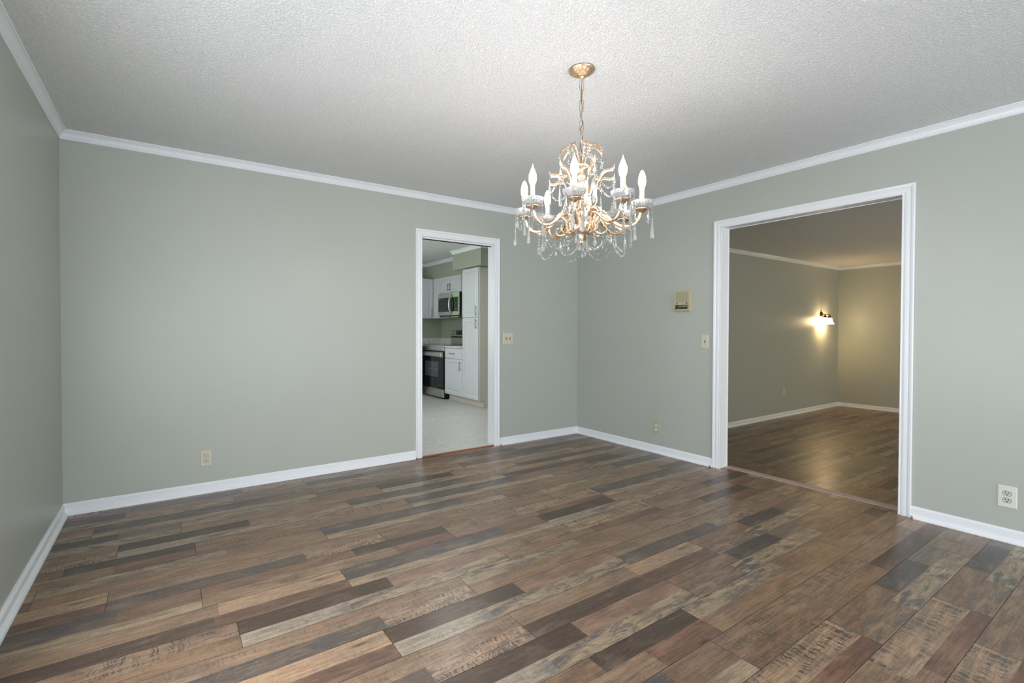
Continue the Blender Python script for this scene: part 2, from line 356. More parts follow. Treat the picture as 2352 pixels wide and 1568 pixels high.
def plank_mesh(dn, u0, u1, v0, v1):
    key = (dn, round(u0, 4), round(u1, 4), round(v0, 4), round(v1, 4))
    if key in _pm: return _pm[key]
    g = .0004; c = .0005; th = .010
    vs = []; fs = []; tint = []; style = []
    def quad(p, t, s):
        o = len(vs); vs.extend(p); fs.append((o, o+1, o+2, o+3)); tint.append(t); style.append(s)
    a0, a1, b0, b1 = u0+g, u1-g, v0+g, v1-g
    for (s0, s1, w0, w1, t, sw, bl, sd) in DES[dn]:
        x0, x1, y0, y1 = max(s0, a0+c), min(s1, a1-c), max(w0, b0+c), min(w1, b1-c)
        if x1-x0 < 1e-4 or y1-y0 < 1e-4: continue
        quad([(x0, y0, 0), (x1, y0, 0), (x1, y1, 0), (x0, y1, 0)], t, (sw, bl, sd))
    E_ = (.02, .015, .012); S_ = (0, 0, .5)
    R0 = [(a0+c, b0+c, 0), (a1-c, b0+c, 0), (a1-c, b1-c, 0), (a0+c, b1-c, 0)]
    R1 = [(a0, b0, -c), (a1, b0, -c), (a1, b1, -c), (a0, b1, -c)]
    R2 = [(a0, b0, -th), (a1, b0, -th), (a1, b1, -th), (a0, b1, -th)]
    for P, Q in ((R0, R1), (R1, R2)):
        for k in range(4): quad([P[k], Q[k], Q[(k+1) % 4], P[(k+1) % 4]], E_, S_)
    me = bpy.data.meshes.new('plank'); me.from_pydata(vs, [], fs)
    for nm, data in (('tint', tint), ('style', style)):
        at = me.color_attributes.new(nm, 'FLOAT_COLOR', 'CORNER')
        flat = []
        for d in data: flat += [d[0], d[1], d[2], 1]*4
        at.data.foreach_set('color', flat)
    me.materials.append(M_WOOD); _pm[key] = me; return me
RN = random.Random(5)
JOINT = {0: -3.05, 1: -3.55, 2: -3.05, 3: -2.62, 4: -4.16, 5: -3.812, 6: -3.18, 7: -4.16, 8: -3.814, 9: -3.23, 10: -3.706, 11: -2.778, 12: -3.231, 13: -2.755, 14: -3.22,
         15: -2.12, 16: -2.21, 17: -1.688, 18: -1.096, 19: -1.38, 20: -1.9}
# plank design just right of the joint and just left of it
SEQ = {8: ('D9', 'D5'), 9: ('D5', 'D4'), 10: ('D2', 'D8'), 11: ('D3', 'D1'), 12: ('D2', 'D4'), 13: ('D4', 'D1'), 14: ('D2', 'D7'), 17: ('D7', 'D6'), 18: ('D7', 'D6'), 19: ('D8', 'D6'), 16: ('D8', 'D5'), 15: ('D3', 'D9'), 7: ('D1', 'D4'), 5: ('D8', 'D9')}
NAMES = list(DES)
def lay(parent, x0, x1, ytop, rows, ya, yb, z, joints, seq):
    """rows of planks; row i spans y in [ytop-PW*i, ytop-PW*(i-1)]"""
    last = None; cnt = 0
    for i in rows:
        y1 = ytop - PW*(i-1); y0 = y1 - PW
        v0 = max(0, yb-y0); v1 = PW - max(0, y1-ya)
        if v1-v0 < .006: continue
        j = joints.get(i, x0 + RN.uniform(.1, 1.2))
        k0 = math.floor((x0-j)/PL); k1 = math.ceil((x1-j)/PL)
        pd = None
        for k in range(k0, k1):
            s = j+k*PL
            u0 = max(0, x0-s); u1 = PL - max(0, s+PL-x1)
            if u1-u0 < .01: continue
            if i in seq and k in (0, -1): d = seq[i][0 if k == 0 else 1]
            else: d = RN.choice([q for q in NAMES if q != pd])
            pd = d
            link('plank', plank_mesh(d, u0, u1, v0, v1), parent, (s, y0, z)); cnt += 1
    return cnt
fl = struct(MB().box(XL, YB, -.06, 0, 0, -.010).box(0, B1, -.06, .073, B0, -.010).obj('floor', M_SUB))
n1 = lay(fl, XL+.002, -.001, -.159, range(0, 24), -.002, -4.5, 0, JOINT, SEQ)
# threshold planks run on through the opening
for i in range(9, 16):
    y1 = -.159-PW*(i-1); y0 = y1-PW; v0 = max(0, B1+.001-y0); v1 = PW-max(0, y1-B0+.001)
    if v1-v0 < .006: continue
    link('plank', plank_mesh(NAMES[i % 9], .3, .3+.0735, v0, v1), fl, (-.3, y0, 0))
fl2 = struct(MB().box(T, YB, ZL-.06, XR, YR, ZL-.010).obj('floor_living', M_SUB))
JL = {}
for i in range(0, 30):
    JL[i] = 1.25 + RN.uniform(.05, 1.2)
yt = -1.713 + PW*10
JL[10] = 2.47; JL[11] = 2.02
n2 = lay(fl2, T+.002, XR-.002, yt, range(0, 28), YR-.002, -4.9, ZL, JL, {})
print('planks', n1, n2)

# ------------------------------------------------------------------ kitchen floor
kf = struct(MB().box(KX0, .006, -.05, KX, KY, .004).obj('floor_kitchen', M_SUB))
TS = .40; tm = {}
for ix in range(-8, 6):
    for iy in range(-1, 12):
        x0 = -1.205 + TS*ix; y0 = .006 + .25 + TS*iy; x1, y1 = x0+TS, y0+TS
        x0, x1, y0, y1 = max(x0, KX0), min(x1, KX), max(y0, .008), min(y1, KY)
        if y1 < .2: x0, x1 = max(x0, A0-.01), min(x1, A1+.01)
        if x1-x0 < .01 or y1-y0 < .01: continue
        k = (round(x1-x0, 4), round(y1-y0, 4))
        if k not in tm: tm[k] = MB().box(.0012, .0012, -.008, k[0]-.0012, k[1]-.0012, 0, .0006).mesh('tile', M_TILE)
        link('tile', tm[k], kf, (x0, y0, .012))
struct(MB().box(A0-.004, -.004, 0, A1+.004, .006, .0075).obj('trim_kitchen_underlay', M_REDEDGE))
struct(MB().box(A0-.004, -.002, .0075, A1+.004, .009, .0125).obj('trim_kitchen_floor_edge', M_RAW))

# threshold and steps of the wide opening
struct(MB().sweep([(0, 0), (.002, .003), (.01, .0045), (.08, .0045), (.089, .002), (.09, -.02), (0, -.02)], (.071, B1, 0), (.071, B0, 0), (1, 0, 0), (0, 0, 1)).obj('trim_threshold', M_THRESH))
struct(MB().box(T, B1, ZL, T+.28, B0, ZL+.165).obj('floor_step', M_THRESH))

# ------------------------------------------------------------------ mouldings
CROWN = [(0, 0), (0, -.0562), (.006, -.0562), (.0085, -.0525), (.0085, -.0500), (.0065, -.0480), (.0095, -.0460), (.0105, -.0430), (.0085, -.0410), (.0120, -.0385),
         (.0150, -.0300), (.0205, -.0200), (.0285, -.0130), (.0310, -.0115), (.0310, -.0085), (.0365, -.0075), (.0405, -.0045), (.0405, 0)]
BASE = [(0, 0), (.030, 0), (.030, .007), (.0265, .014), (.020, .0195), (.0135, .0215), (.0125, .0235), (.0125, .0555), (.0095, .0575), (.0110, .0615), (.0085, .0660), (.0045, .0690), (.0040, .0743), (0, .0743)]
def run(name, prof, P0, P1, A, s0, s1, B=(0, 0, 1), m=None): return struct(MB().sweep(prof, P0, P1, A, B, s0, s1).obj(name, m or M_TRIM))
run('trim_crown_back', CROWN, (XL, 0, H), (0, 0, H), (0, -1, 0), 1, 1)
run('trim_crown_right', CROWN, (0, 0, H), (0, YB, H), (-1, 0, 0), 1, 1)
run('trim_crown_left', CROWN, (XL, YB, H), (XL, 0, H), (1, 0, 0), 1, 1)
run('trim_crown_front', CROWN, (0, YB, H), (XL, YB, H), (0, 1, 0), 1, 1)
bs = [run('baseboard_back', BASE, (XL, 0, 0), (A0-CW, 0, 0), (0, -1, 0), 1, 0), run('baseboard_back_corner', BASE, (A1+CW, 0, 0), (0, 0, 0), (0, -1, 0), 0, 1),
      run('baseboard_right', BASE, (0, 0, 0), (0, B0+CW, 0), (-1, 0, 0), 1, 0), run('baseboard_right_near', BASE, (0, B1-CW, 0), (0, YB, 0), (-1, 0, 0), 0, 1),
      run('baseboard_left', BASE, (XL, YB, 0), (XL, 0, 0), (1, 0, 0), 1, 1), run('baseboard_front', BASE, (0, YB, 0), (XL, YB, 0), (0, 1, 0), 1, 1)]
def chip(parent, x, y, s=1): 
    MB().tube([(x, y, .002), (x, y, .019)], [.0085, .002], 6).obj('bare_wood_end', M_RAW, parent)
chip(bs[0], A0-CW-.002, -.030); chip(bs[1], A1+CW+.008, -.030); chip(bs[2], -.030, B0+CW+.008); chip(bs[3], -.030, B1-CW-.010)
run('trim_crown_living_left', CROWN, (T, YR, H), (XR, YR, H), (0, -1, 0), 1, 1)
run('trim_crown_living_right', CROWN, (XR, YR, H), (XR, YB, H), (-1, 0, 0), 1, 1)
run('baseboard_living_left', BASE, (T, YR, ZL), (XR, YR, ZL), (0, -1, 0), 1, 1)
run('baseboard_living_right', BASE, (XR, YR, ZL), (XR, YB, ZL), (-1, 0, 0), 1, 1)
run('trim_crown_soffit', CROWN, (.24, 2.716, H), (.24, KY, H), (-1, 0, 0), 0, 1)
run('trim_crown_kitchen_back', CROWN, (.24, KY, H), (KX0, KY, H), (0, -1, 0), 1, 1)
run('trim_crown_soffit_near', CROWN, (-.10, 1.885, H), (-.10, 2.716, H), (-1, 0, 0), -1, -1)
run('trim_crown_soffit_side', CROWN, (-.10, 1.885, H), (KX, 1.885, H), (0, -1, 0), -1, 1)
# casings: profile a = across (0 inner .. CW outer), b = thickness
CAS = [(0, 0), (0, .009), (.003, .011), (.006, .0105), (.0085, .0085), (.013, .0085), (.016, .011), (.024, .0125), (.034, .0125), (.040, .0115), (.043, .0095), (.047, .0115), (.050, .0150), (.058, .0165), (.0625, .0165), (CW, .0135), (CW, 0)]
def casing(name, p0, p1, top, N, D):
    """p0,p1: inside bottom points, D: unit vector p0->p1, N: wall normal"""
    p0, p1, D, N = Vector(p0), Vector(p1), Vector(D), Vector(N); up = Vector((0, 0, 1)); b = MB()
    z = up*top
    g = MB(); g.sweep(CAS, p0, p0+z, -D, N, 0, -1); g.sweep(CAS, p1, p1+z, D, N, 0, -1); g.sweep(CAS, p0+z, p1+z, up, N, -1, -1)
    return struct(g.obj(name, M_TRIM))
casing('trim_door_casing_back', (A0, 0, 0), (A1, 0, 0), AH, (0, -1, 0), (1, 0, 0))
casing('trim_opening_casing_right', (0, B0, 0), (0, B1, 0), BH, (-1, 0, 0), (0, -1, 0))
casing('trim_opening_casing_living', (T, B0, 0), (T, B1, 0), BH, (1, 0, 0), (0, -1, 0))
rv = .004
jm = MB(); jm.box(A0-e, -.001, 0, A0-rv, TA+.001, AH+e).box(A1+rv, -.001, 0, A1+e, TA+.001, AH+e).box(A0-rv, -.001, AH+rv, A1+rv, TA+.001, AH+e)
jm.box(A0-rv, .030, AH-.011, A1+rv, .042, AH+rv).box(A0-rv, .050, AH-.004, A1+rv, .060, AH+rv)
j = struct(jm.obj('trim_door_jamb', M_TRIM)); MB().box(A0-rv, .0595, AH-.0155, A1+rv, .064, AH+rv).obj('groove_shade_strip', M_BLACK, j)  # black strip painted in for the shade of the groove
jm = MB(); jm.box(-.001, B0+rv, 0, T+.001, B0+e, BH+e).box(-.001, B1-e, 0, T+.001, B1-rv, BH+e).box(-.001, B1-rv, BH+rv, T+.001, B0+rv, BH+e)
struct(jm.obj('trim_opening_jamb', M_TRIM))

# ------------------------------------------------------------------ kitchen window, and windows added out of view for light
def window(name, c, w, z0, z1, yin, yout, n):
    b = MB(); x0, x1 = c-w/2, c+w/2; ya = (yin+yout)/2
    for q in ((x0, x0+.045), (x1-.045, x1)): b.box(q[0], ya-.02, z0, q[1], ya+.02, z1)
    for q in ((z0, z0+.045), (z1-.045, z1), ((z0+z1)/2-.02, (z0+z1)/2+.02)): b.box(x0+.045, ya-.02, q[0], x1-.045, ya+.02, q[1])
    for s in (-1, 1):
        for q in ((x0-.06, x0), (x1, x1+.06)): b.box(q[0], yin, z0-.06, q[1], yin+n*.014, z1+.06)
    b.box(x0, yin, z1, x1, yin+n*.014, z1+.06).box(x0-.07, yin, z0-.03, x1+.07, yin+n*.05, z0)
    o = struct(b.obj(name, M_TRIM)); MB().box(x0+.045, ya-.002, z0+.045, x1-.045, ya+.002, z1-.045).obj('pane', M_WINGLASS, o); return o
window('added_rear_window_1', -3.225, 1.85, .06, 2.25, YB, YB-.12, 1); window('added_rear_window_2', -1.375, 1.85, .06, 2.25, YB, YB-.12, 1)  # unseen windows added to light the room from behind
def side_window(name, x, y0, y1, z0, z1):
    b = MB(); xo = x-.06
    for q in ((y0, y0+.045), (y1-.045, y1)): b.box(xo-.02, q[0], z0, xo+.02, q[1], z1)
    for q in ((z0, z0+.045), (z1-.045, z1), ((z0+z1)/2-.02, (z0+z1)/2+.02)): b.box(xo-.02, y0+.045, q[0], xo+.02, y1-.045, q[1])
    for q in ((y0-.06, y0), (y1, y1+.06)): b.box(x, q[0], z0-.06, x+.014, q[1], z1+.06)
    b.box(x, y0, z1, x+.014, y1, z1+.06).box(x, y0-.07, z0-.03, x+.05, y1+.07, z0)
    o = struct(b.obj(name, M_TRIM)); MB().box(xo-.002, y0+.045, z0+.045, xo+.002, y1-.045, z1-.045).obj('pane', M_WINGLASS, o)
side_window('added_side_window', XL, -3.44, -1.80, .45, 1.55)  # unseen window added to spread light over the far corner
window('window_3', (WX0+WX1)/2, WX1-WX0, WZ0, WZ1, KY, KY+.12, -1)

# ------------------------------------------------------------------ garden seen reflected in the microwave door
struct(MB().box(-30, KY+.2, -.5, 30, 40, -.4).obj('ground_lawn', M_LAWN))
def shrub(x, y, z, s, m, lab):
    rr = random.Random(int(x*100+y*7)); b = MB()
    for q in range(900):
        d = Vector((rr.gauss(0, 1), rr.gauss(0, 1), rr.gauss(0, 1))).normalized()*s*rr.uniform(.75, 1.05)
        p = Vector((x, y, z))+Vector((d.x, d.y, d.z*1.2)); a = Vector((rr.gauss(0, 1), rr.gauss(0, 1), rr.gauss(0, 1))).normalized(); c = a.orthogonal().normalized(); L = s*.13
        b.add([p-a*L, p+c*L*.5, p+a*L, p-c*L*.5], [(0, 1, 2, 3)])
    t = thing('tree', lab, 'tree', (0, 0, 0), 0, 'trees outside the kitchen window'); b.obj('foliage', m, t)
    MB().tube([(x, y, -.4), (x+.05, y, z*.6), (x, y, z)], [.09, .07, .05], 8).obj('trunk', M_BARK, t)
shrub(-1.9, 6.8, 1.7, 1.0, M_LEAF, 'bright green garden tree outside kitchen window, second from the left')
shrub(-.2, 9.6, 2.2, 1.2, M_LEAF, 'tall bright green garden tree outside kitchen window, middle')
shrub(1.3, 6.9, 1.8, 1.0, M_LEAF2, 'deep green garden tree outside kitchen window, at the right')
shrub(-4.4, 9.2, 2.0, 1.1, M_LEAF2, 'deep green garden tree outside kitchen window, at the far left')

# ------------------------------------------------------------------ kitchen cabinets (fronts face -x unless said)
def door_front(par, name, x, ya, yb, za, zb, m=None, fr=.052, axis='x', th=.019):
    """raised-panel front standing at x (front face at x-th for axis x; for axis y the front faces -y)"""
    m = m or M_CAB; b = MB(); g = .0015
    ya, yb = min(ya, yb)+g, max(ya, yb)-g; za += g; zb -= g
    def ring(i, d):
        q = [(ya+i, za+i), (yb-i, za+i), (yb-i, zb-i), (ya+i, zb-i)]
        return [(x-d, a, c) for a, c in q] if axis == 'x' else [(a, x-d, c) for a, c in q]
    rings = [ring(0, 0), ring(0, th-.002), ring(.002, th)]
    if fr: rings += [ring(fr, th), ring(fr+.005, th-.008), ring(fr+.013, th-.008), ring(fr+.030, th-.0015), ring(fr+.034, th-.001)]
    b.loft_rect(rings); return b.obj(name, m, par)
def handle(par, x, y, z, L=.15, vert=True, axis='x'):
    b = MB(); o = .028; r = .0055
    def P(a, d): # a along, d out
        yy, zz = (y, z+a) if vert else (y+a, z)
        return (x-d, yy, zz) if axis == 'x' else (yy, x-d, zz)
    b.tube([P(-L/2, o), P(L/2, o)], r, 8)
    for s in (-1, 1): b.tube([P(s*L*.32, 0), P(s*L*.32, o)], .004, 6)
    return b.obj('handle', M_NICKEL, par)
F = -.04
g = 'white raised-panel kitchen cabinets'
t = thing('pantry_cabinet', 'tall white pantry cabinet with two raised-panel doors, nearest the kitchen doorway', 'cabinet', (0, 0, 0), 0, g)
MB().box(F+.001, 2.012, .112, KX-.002, 2.477, 2.126).obj('body', M_CAB, t)
MB().box(F+.001, 2.006, .112, KX-.002, 2.0118, 2.126).obj('side_panel', M_CABSIDE, t)
MB().box(F-.001, 2.004, .112, F+.018, 2.0062, 2.126).obj('side_trim', M_CAB, t)
MB().box(F+.075, 2.015, .012, KX-.002, 2.477, .1118).obj('toe_kick', M_CABSIDE, t)
MB().box(F+.062, 2.0, .0125, F+.075, 2.477, .028).obj('base_strip', M_CABSIDE, t)
u = door_front(t, 'upper_door', F, 2.018, 2.474, 1.374, 2.122); handle(u, F-.019, 2.060, 1.47, .155)
u = door_front(t, 'lower_door', F, 2.018, 2.474, .122, 1.366); handle(u, F-.019, 2.060, 1.272, .155)
t = thing('base_cabinet', 'white base cabinet with one drawer over one door, between range and pantry', 'cabinet', (0, 0, 0), 0, g)
MB().box(F+.001, 2.4785, .112, KX-.002, 3.055, .884).obj('body', M_CAB, t)
MB().box(F+.075, 2.4785, .012, KX-.002, 3.055, .1118).obj('toe_kick', M_CABSIDE, t)
MB().box(F+.062, 2.4785, .0125, F+.075, 3.04, .028).obj('base_strip', M_CABSIDE, t)
u = door_front(t, 'drawer', F, 2.482, 3.050, .712, .872, fr=0); handle(u, F-.019, 2.785, .795, .16, False)
u = door_front(t, 'door', F, 2.482, 3.050, .122, .704); handle(u, F-.019, 2.527, .60, .15)
t = thing('corner_base_cabinet', 'white corner base cabinet beyond the range', 'cabinet', (0, 0, 0), 0, g)
MB().box(F+.001, 3.835, .112, KX-.002, KY-.002, .884).obj('body', M_CAB, t); MB().box(F+.075, 3.835, .012, KX-.002, KY-.002, .1118).obj('toe_kick', M_CABSIDE, t)
door_front(t, 'door', F, 3.84, 4.08, .122, .872)
t = thing('sink_base_cabinet', 'white base cabinets under the kitchen window', 'cabinet', (0, 0, 0), 0, g)
MB().box(-2.2, KY-.60, .112, -.18, KY-.002, .884).obj('body', M_CAB, t); MB().box(-2.2, KY-.53, .012, -.18, KY-.002, .1118).obj('toe_kick', M_CABSIDE, t)
for k in range(4):
    u = door_front(t, 'door', KY-.601, -2.18+.5*k, -1.70+.5*k, .122, .872, axis='y'); handle(u, KY-.62, -1.80+.5*k, .74, .15, True, 'y')
ct = MB().box(F-.028, 2.4795, .8845, KX-.002, 3.052, .918, .003).box(KX-.022, 2.4795, .9181, KX-.002, 3.052, 1.02)
tag(ct.obj('countertop', M_GRAN), 'short speckled stone countertop between the pantry and the range', 'countertop')
ct = MB().box(F-.028, 3.838, .8845, KX-.002, KY-.002, .918, .003).box(-2.2, KY-.63, .8845, -.175, KY-.002, .918, .003).box(-.175, 3.838, .8845, F-.0285, KY-.002, .918)
ct.box(KX-.022, 3.838, .9181, KX-.002, KY-.0225, 1.02).box(-2.2, KY-.022, .9181, KX-.002, KY-.002, 1.02)
tag(ct.obj('countertop', M_GRAN), 'speckled stone corner countertop with backsplash beyond the range', 'countertop')
# wall cabinets
U = .24
t = thing('wall_cabinet', 'narrow white wall cabinet half hidden behind the pantry, right of microwave', 'cabinet', (0, 0, 0), 0, g)
MB().box(U+.001, 2.4785, 1.39, KX-.002, 2.992, 2.127).obj('body', M_CAB, t)
u = door_front(t, 'door', U, 2.482, 2.958, 1.394, 2.120); handle(u, U-.019, 2.915, 1.47, .15)
t = thing('wall_cabinet', 'short white wall cabinet with two small doors above the microwave', 'cabinet', (0, 0, 0), 0, g)
MB().box(U+.001, 2.9925, 1.828, KX-.002, 3.7415, 2.127).obj('body', M_CAB, t)
u = door_front(t, 'door', U, 2.996, 3.376, 1.832, 2.120, fr=.045); handle(u, U-.019, 3.345, 1.93, .13)
u = door_front(t, 'door', U, 3.378, 3.740, 1.832, 2.120, fr=.045); handle(u, U-.019, 3.410, 1.93, .13)
t = thing('wall_cabinet', 'narrow white wall cabinet left of the microwave in the corner', 'cabinet', (0, 0, 0), 0, g)
MB().box(U+.001, 3.742, 1.39, KX-.002, 4.022, 2.127).obj('body', M_CAB, t)
door_front(t, 'door', U, 3.745, 4.018, 1.394, 2.120, fr=.05)
t = thing('wall_cabinet', 'white wall cabinet on the far kitchen wall, leftmost through the doorway', 'cabinet', (0, 0, 0), 0, g)
MB().box(-.33, 4.0225, 1.39, KX-.002, KY-.002, 2.127).obj('body', M_CAB, t)
u = door_front(t, 'door', 4.022, -.325, .212, 1.394, 2.120, axis='y'); handle(u, 4.003, .178, 1.50, .155, True, 'y')

# range
t = thing('range', 'stainless steel range with black glass oven door seen through kitchen doorway', 'range')
ya, yb = 3.062, 3.830
MB().box(-.055, ya, .035, .555, yb, .908).obj('body', M_BLACK, t)
for y in (ya+.05, yb-.05):
    for x in (-.02, .5): MB().tube([(x, y, .012), (x, y, .036)], .018, 8).obj('foot', M_BLACK, t)
MB().box(-.075, ya-.004, .9185, .50, yb+.004, .924, .002).obj('cooktop', M_BLACKGL, t)
tr = MB().box(-.092, ya-.006, .822, -.0555, yb+.006, .9205, .004).obj('front_panel', M_STEEL, t)
MB().box(-.0945, ya+.05, .838, -.0922, yb-.05, .872, .001).obj('trim_strip', M_STEEL, tr)
d = MB().box(-.085, ya+.004, .178, -.0555, yb-.004, .806, .004).obj('oven_door', M_OVENGL, t)
MB().box(-.0872, ya+.16, .372, -.0852, yb-.11, .632).obj('oven_window', M_OVENWIN, d)
MB().box(-.0876, ya+.18, .498, -.0873, yb-.13, .503).box(-.0876, ya+.33, .375, -.0873, ya+.334, .63).obj('rack_line', M_STEEL, d)
hb = MB().box(-.088, ya+.004, .716, -.0852, yb-.004, .803, .002)
hb.box(-.128, ya+.01, .728, -.106, yb-.01, .790, .006)
for y in (ya+.03, yb-.05): hb.box(-.108, y, .735, -.086, y+.02, .783)
hb.obj('oven_handle', M_STEEL, d)
dr = MB().box(-.090, ya+.002, .038, -.0555, yb-.002, .160, .004).obj('drawer', M_STEEL, t)
MB().box(-.083, ya+.004, .160, -.056, yb-.004, .176).obj('drawer_lip', M_STEEL, dr)
bg = MB().sweep([(0, 0), (-.035, 0), (-.035, .018), (-.055, .11), (-.055, .118), (-.048, .24), (0, .26)], (.556, ya+.0, .922), (.556, yb, .922), (1, 0, 0), (0, 0, 1)).obj('backguard', M_STEEL, t)
MB().box(.499, ya+.02, .935, .521, yb-.02, 1.035).obj('lower_band', M_STEEL, bg); MB().box(.4985, ya+.01, 1.035, .5212, yb-.01, 1.062).obj('vent_band', M_BLACK, bg)
MB().box(.4985, ya+.0, 1.09, .5052, yb-.20, 1.165).obj('display_panel', M_BLACKGL, bg); MB().box(.4972, ya+.30, 1.125, .4984, ya+.36, 1.145).obj('display', M_DISPLAY, bg)
for k, y in enumerate((yb-.06, yb-.15)):
    MB().lathe([(0, 0), (.021, 0), (.019, .022), (0, .023)], (0, 0, 0), 16, 'x').obj('knob', M_STEEL, bg, (.477, y, 1.128))

# microwave
t = thing('microwave', 'stainless over-the-range microwave with black glass door and curved handle', 'microwave')
ya, yb, xm = 2.999, 3.722, .172
MB().box(xm+.03, ya, 1.415, KX-.003, yb, 1.8262).obj('body', M_BLACK, t)
MB().box(xm, ya+.001, 1.742, xm+.0295, yb-.001, 1.8255, .003).obj('top_trim', M_STEEL, t)
MB().box(xm, ya+.001, 1.432, xm+.0295, yb-.001, 1.500, .003).obj('bottom_trim', M_STEEL, t)
d = MB().box(xm+.001, ya+.012, 1.5005, xm+.0295, yb-.006, 1.7415).obj('door', M_BLACKGL, t)
MB().box(xm-.0005, ya+.001, 1.5005, xm+.0290, ya+.012, 1.7415).obj('door_edge', M_STEEL, d)
MB().box(xm-.0004, yb-.045, 1.718, xm+.0009, yb-.03, 1.732).obj('badge', M_WHITEPL, d)
hp = [(xm-.002, 3.235, 1.79), (xm-.022, 3.235, 1.765), (xm-.045, 3.235, 1.70), (xm-.052, 3.235, 1.62), (xm-.045, 3.235, 1.54), (xm-.022, 3.235, 1.475), (xm-.002, 3.235, 1.45)]
MB().tube(hp, [.012, .014, .015, .015, .015, .014, .012], 10, flat=1.5).obj('handle', M_STEEL, t)
MB().box(xm+.05, ya+.08, 1.398, xm+.3, ya+.33, 1.4148).box(xm+.05, yb-.33, 1.398, xm+.3, yb-.08, 1.4148).obj('vent_filter', M_STEEL, t)

# kitchen ceiling light
t = thing('ceiling_light', 'flat lit fluorescent light on the kitchen ceiling', 'ceiling light')
MB().box(-1.34, .42, 2.385, -1.0, 1.12, 2.439, .01).obj('frame', M_TRIM, t); MB().box(-1.32, .44, 2.379, -1.02, 1.10, 2.3845, .002).obj('diffuser', M_PANEL, t)

# ------------------------------------------------------------------ outlets, switches, intercom
def plate(t, w, h, th, m):
    b = MB(); a = .004
    R = lambda i, d: [(-w/2+i, -d, -h/2+i), (w/2-i, -d, -h/2+i), (w/2-i, -d, h/2-i), (-w/2+i, -d, h/2-i)]
    b.loft_rect([R(0, 0), R(0, .0015), R(a, th), R(a+.001, th)]); return b.obj('cover_plate', m, t)
def outlet(label, loc, rz, w, h, mp, mr, grp='wall outlets'):
    t = thing('wall_outlet', label, 'outlet', loc, rz, grp); p = plate(t, w, h, .005, mp)
    for s in (-1, 1):
        z = s*.0195; b = MB(); pts = []
        for k in range(24):
            a = 2*PI*k/24; pts.append((.0172*math.cos(a), max(-.0135, min(.0135, .0172*math.sin(a)))))
        b.add([(x, -.0065, z+q) for x, q in pts]+[(x, -.0045, z+q) for x, q in pts], [tuple(range(24))]+[(k, (k+1) % 24, 24+(k+1) % 24, 24+k) for k in range(24)])
        r = b.obj('receptacle', mr, t)
        q = MB().box(-.0078, -.0071, z+.0005, -.0050, -.0066, z+.0085).box(.0050, -.0071, z+.0010, .0078, -.0066, z+.0078)
        q.add([(.0032*math.cos(PI*k/4), -.0071, z-.007+.0030*math.sin(PI*k/4)) for k in range(8)], [tuple(range(8))])
        q.obj('slot', M_SLOT, r)
        MB().add([(x*1.07, -.0051, z+q2*1.08) for x, q2 in pts], [tuple(range(24))]).obj('shadow_gap', M_SLOT, r)
    MB().lathe([(0, -.0062), (.003, -.006), (.0035, -.005)], (0, 0, 0), 10, 'y').obj('screw', mp, t)
    return t
def switch(label, loc, rz, w, h, n, grp='light switches'):
    t = thing('light_switch', label, 'light switch', loc, rz, grp); plate(t, w, h, .005, M_IVORY)
    for k in range(n):
        x = (k-(n-1)/2)*.046
        MB().box(x-.006, -.0056, -.0125, x+.006, -.005, .0125).obj('toggle_slot', M_SLOT, t)
        s = 1 if k % 2 == 0 else -1
        MB().sweep([(-.005, 0), (.005, 0), (.0038, .013), (-.0038, .013)], (x-.0045, -.005, 0), (x+.0045, -.005, 0), (0, 0, 1), (0, -1, .35*s)).obj('toggle', M_IVORY, t)
        for z in (-.030, .030): MB().lathe([(0, -.0062), (.0025, -.006), (.003, -.005)], (x, 0, z), 8, 'y').obj('screw', M_RECEPT, t)
outlet('ivory duplex outlet low on the long left-hand wall', (-3.7035, 0, .250), 0, .070, .115, M_IVORY, M_IVORY)
outlet('beige duplex outlet with white sockets between corner and wide opening', (0, -1.0855, .245), -PI/2, .071, .115, M_IVORY2, M_WHITEPL)
outlet('off-white oversized duplex outlet right of the wide opening', (0, -3.407, .252), -PI/2, .077, .122, M_WHITEPL, M_RECEPT)
switch('ivory double toggle switch right of the kitchen doorway', (-.986, 0, 1.094), 0, .127, .117, 2)
switch('ivory single toggle switch left of the wide opening', (0, -1.578, 1.087), -PI/2, .073, .118, 1)
t = thing('wall_outlet', 'small blank cover plate low on the wall of the room beyond', 'outlet', (5.08, YR, .112), 0, 'wall outlets'); plate(t, .09, .125, .006, M_IVORY)

# intercom: local frame x along wall to the right (towards -y), -y out of the wall, z up
t = thing('intercom', 'cream wall intercom with round speaker grille and slanted black label panel', 'intercom', (0, -1.372, 1.447), -PI/2)
w = .148
body = MB(); prof = [(0, -.094), (.026, -.094), (.046, -.078), (.034, -.022), (.034, .096), (0, .096)]
body.sweep(prof, (-w/2, 0, 0), (w/2, 0, 0), (0, -1, 0), (0, 0, 1)); bd = body.obj('housing', M_INTER, t)
gr = MB().box(-w/2+.008, -.0352, -.012, w/2-.008, -.0342, .088); 
for k in range(-7, 8):
    z = .038+k*.0062; hw = math.sqrt(max(0, .047**2-(k*.0062)**2))
    if hw > .005: gr.box(-hw, -.0366, z-.0018, hw, -.0353, z+.0012)
gr.obj('speaker_grille', M_GRILLE, t)
nrm = Vector((0, -.056, .012)).normalized()
def slant(x, s, d): # s 0..1 from bottom (-.078) to top (-.022)
    p = Vector((x, -(.046-.012*s), -.078+.056*s)); n = Vector((0, -.056, -.012)).normalized(); return p+n*d
def sq(x0, x1, s0, s1, d): return [slant(x0, s0, d), slant(x1, s0, d), slant(x1, s1, d), slant(x0, s1, d)]
b = MB(); b.loft_rect([sq(-w/2+.003, w/2-.003, .02, .97, .0), sq(-w/2+.003, w/2-.003, .02, .97, .0006)]); b.obj('panel_frame_line', M_SLOT, t)
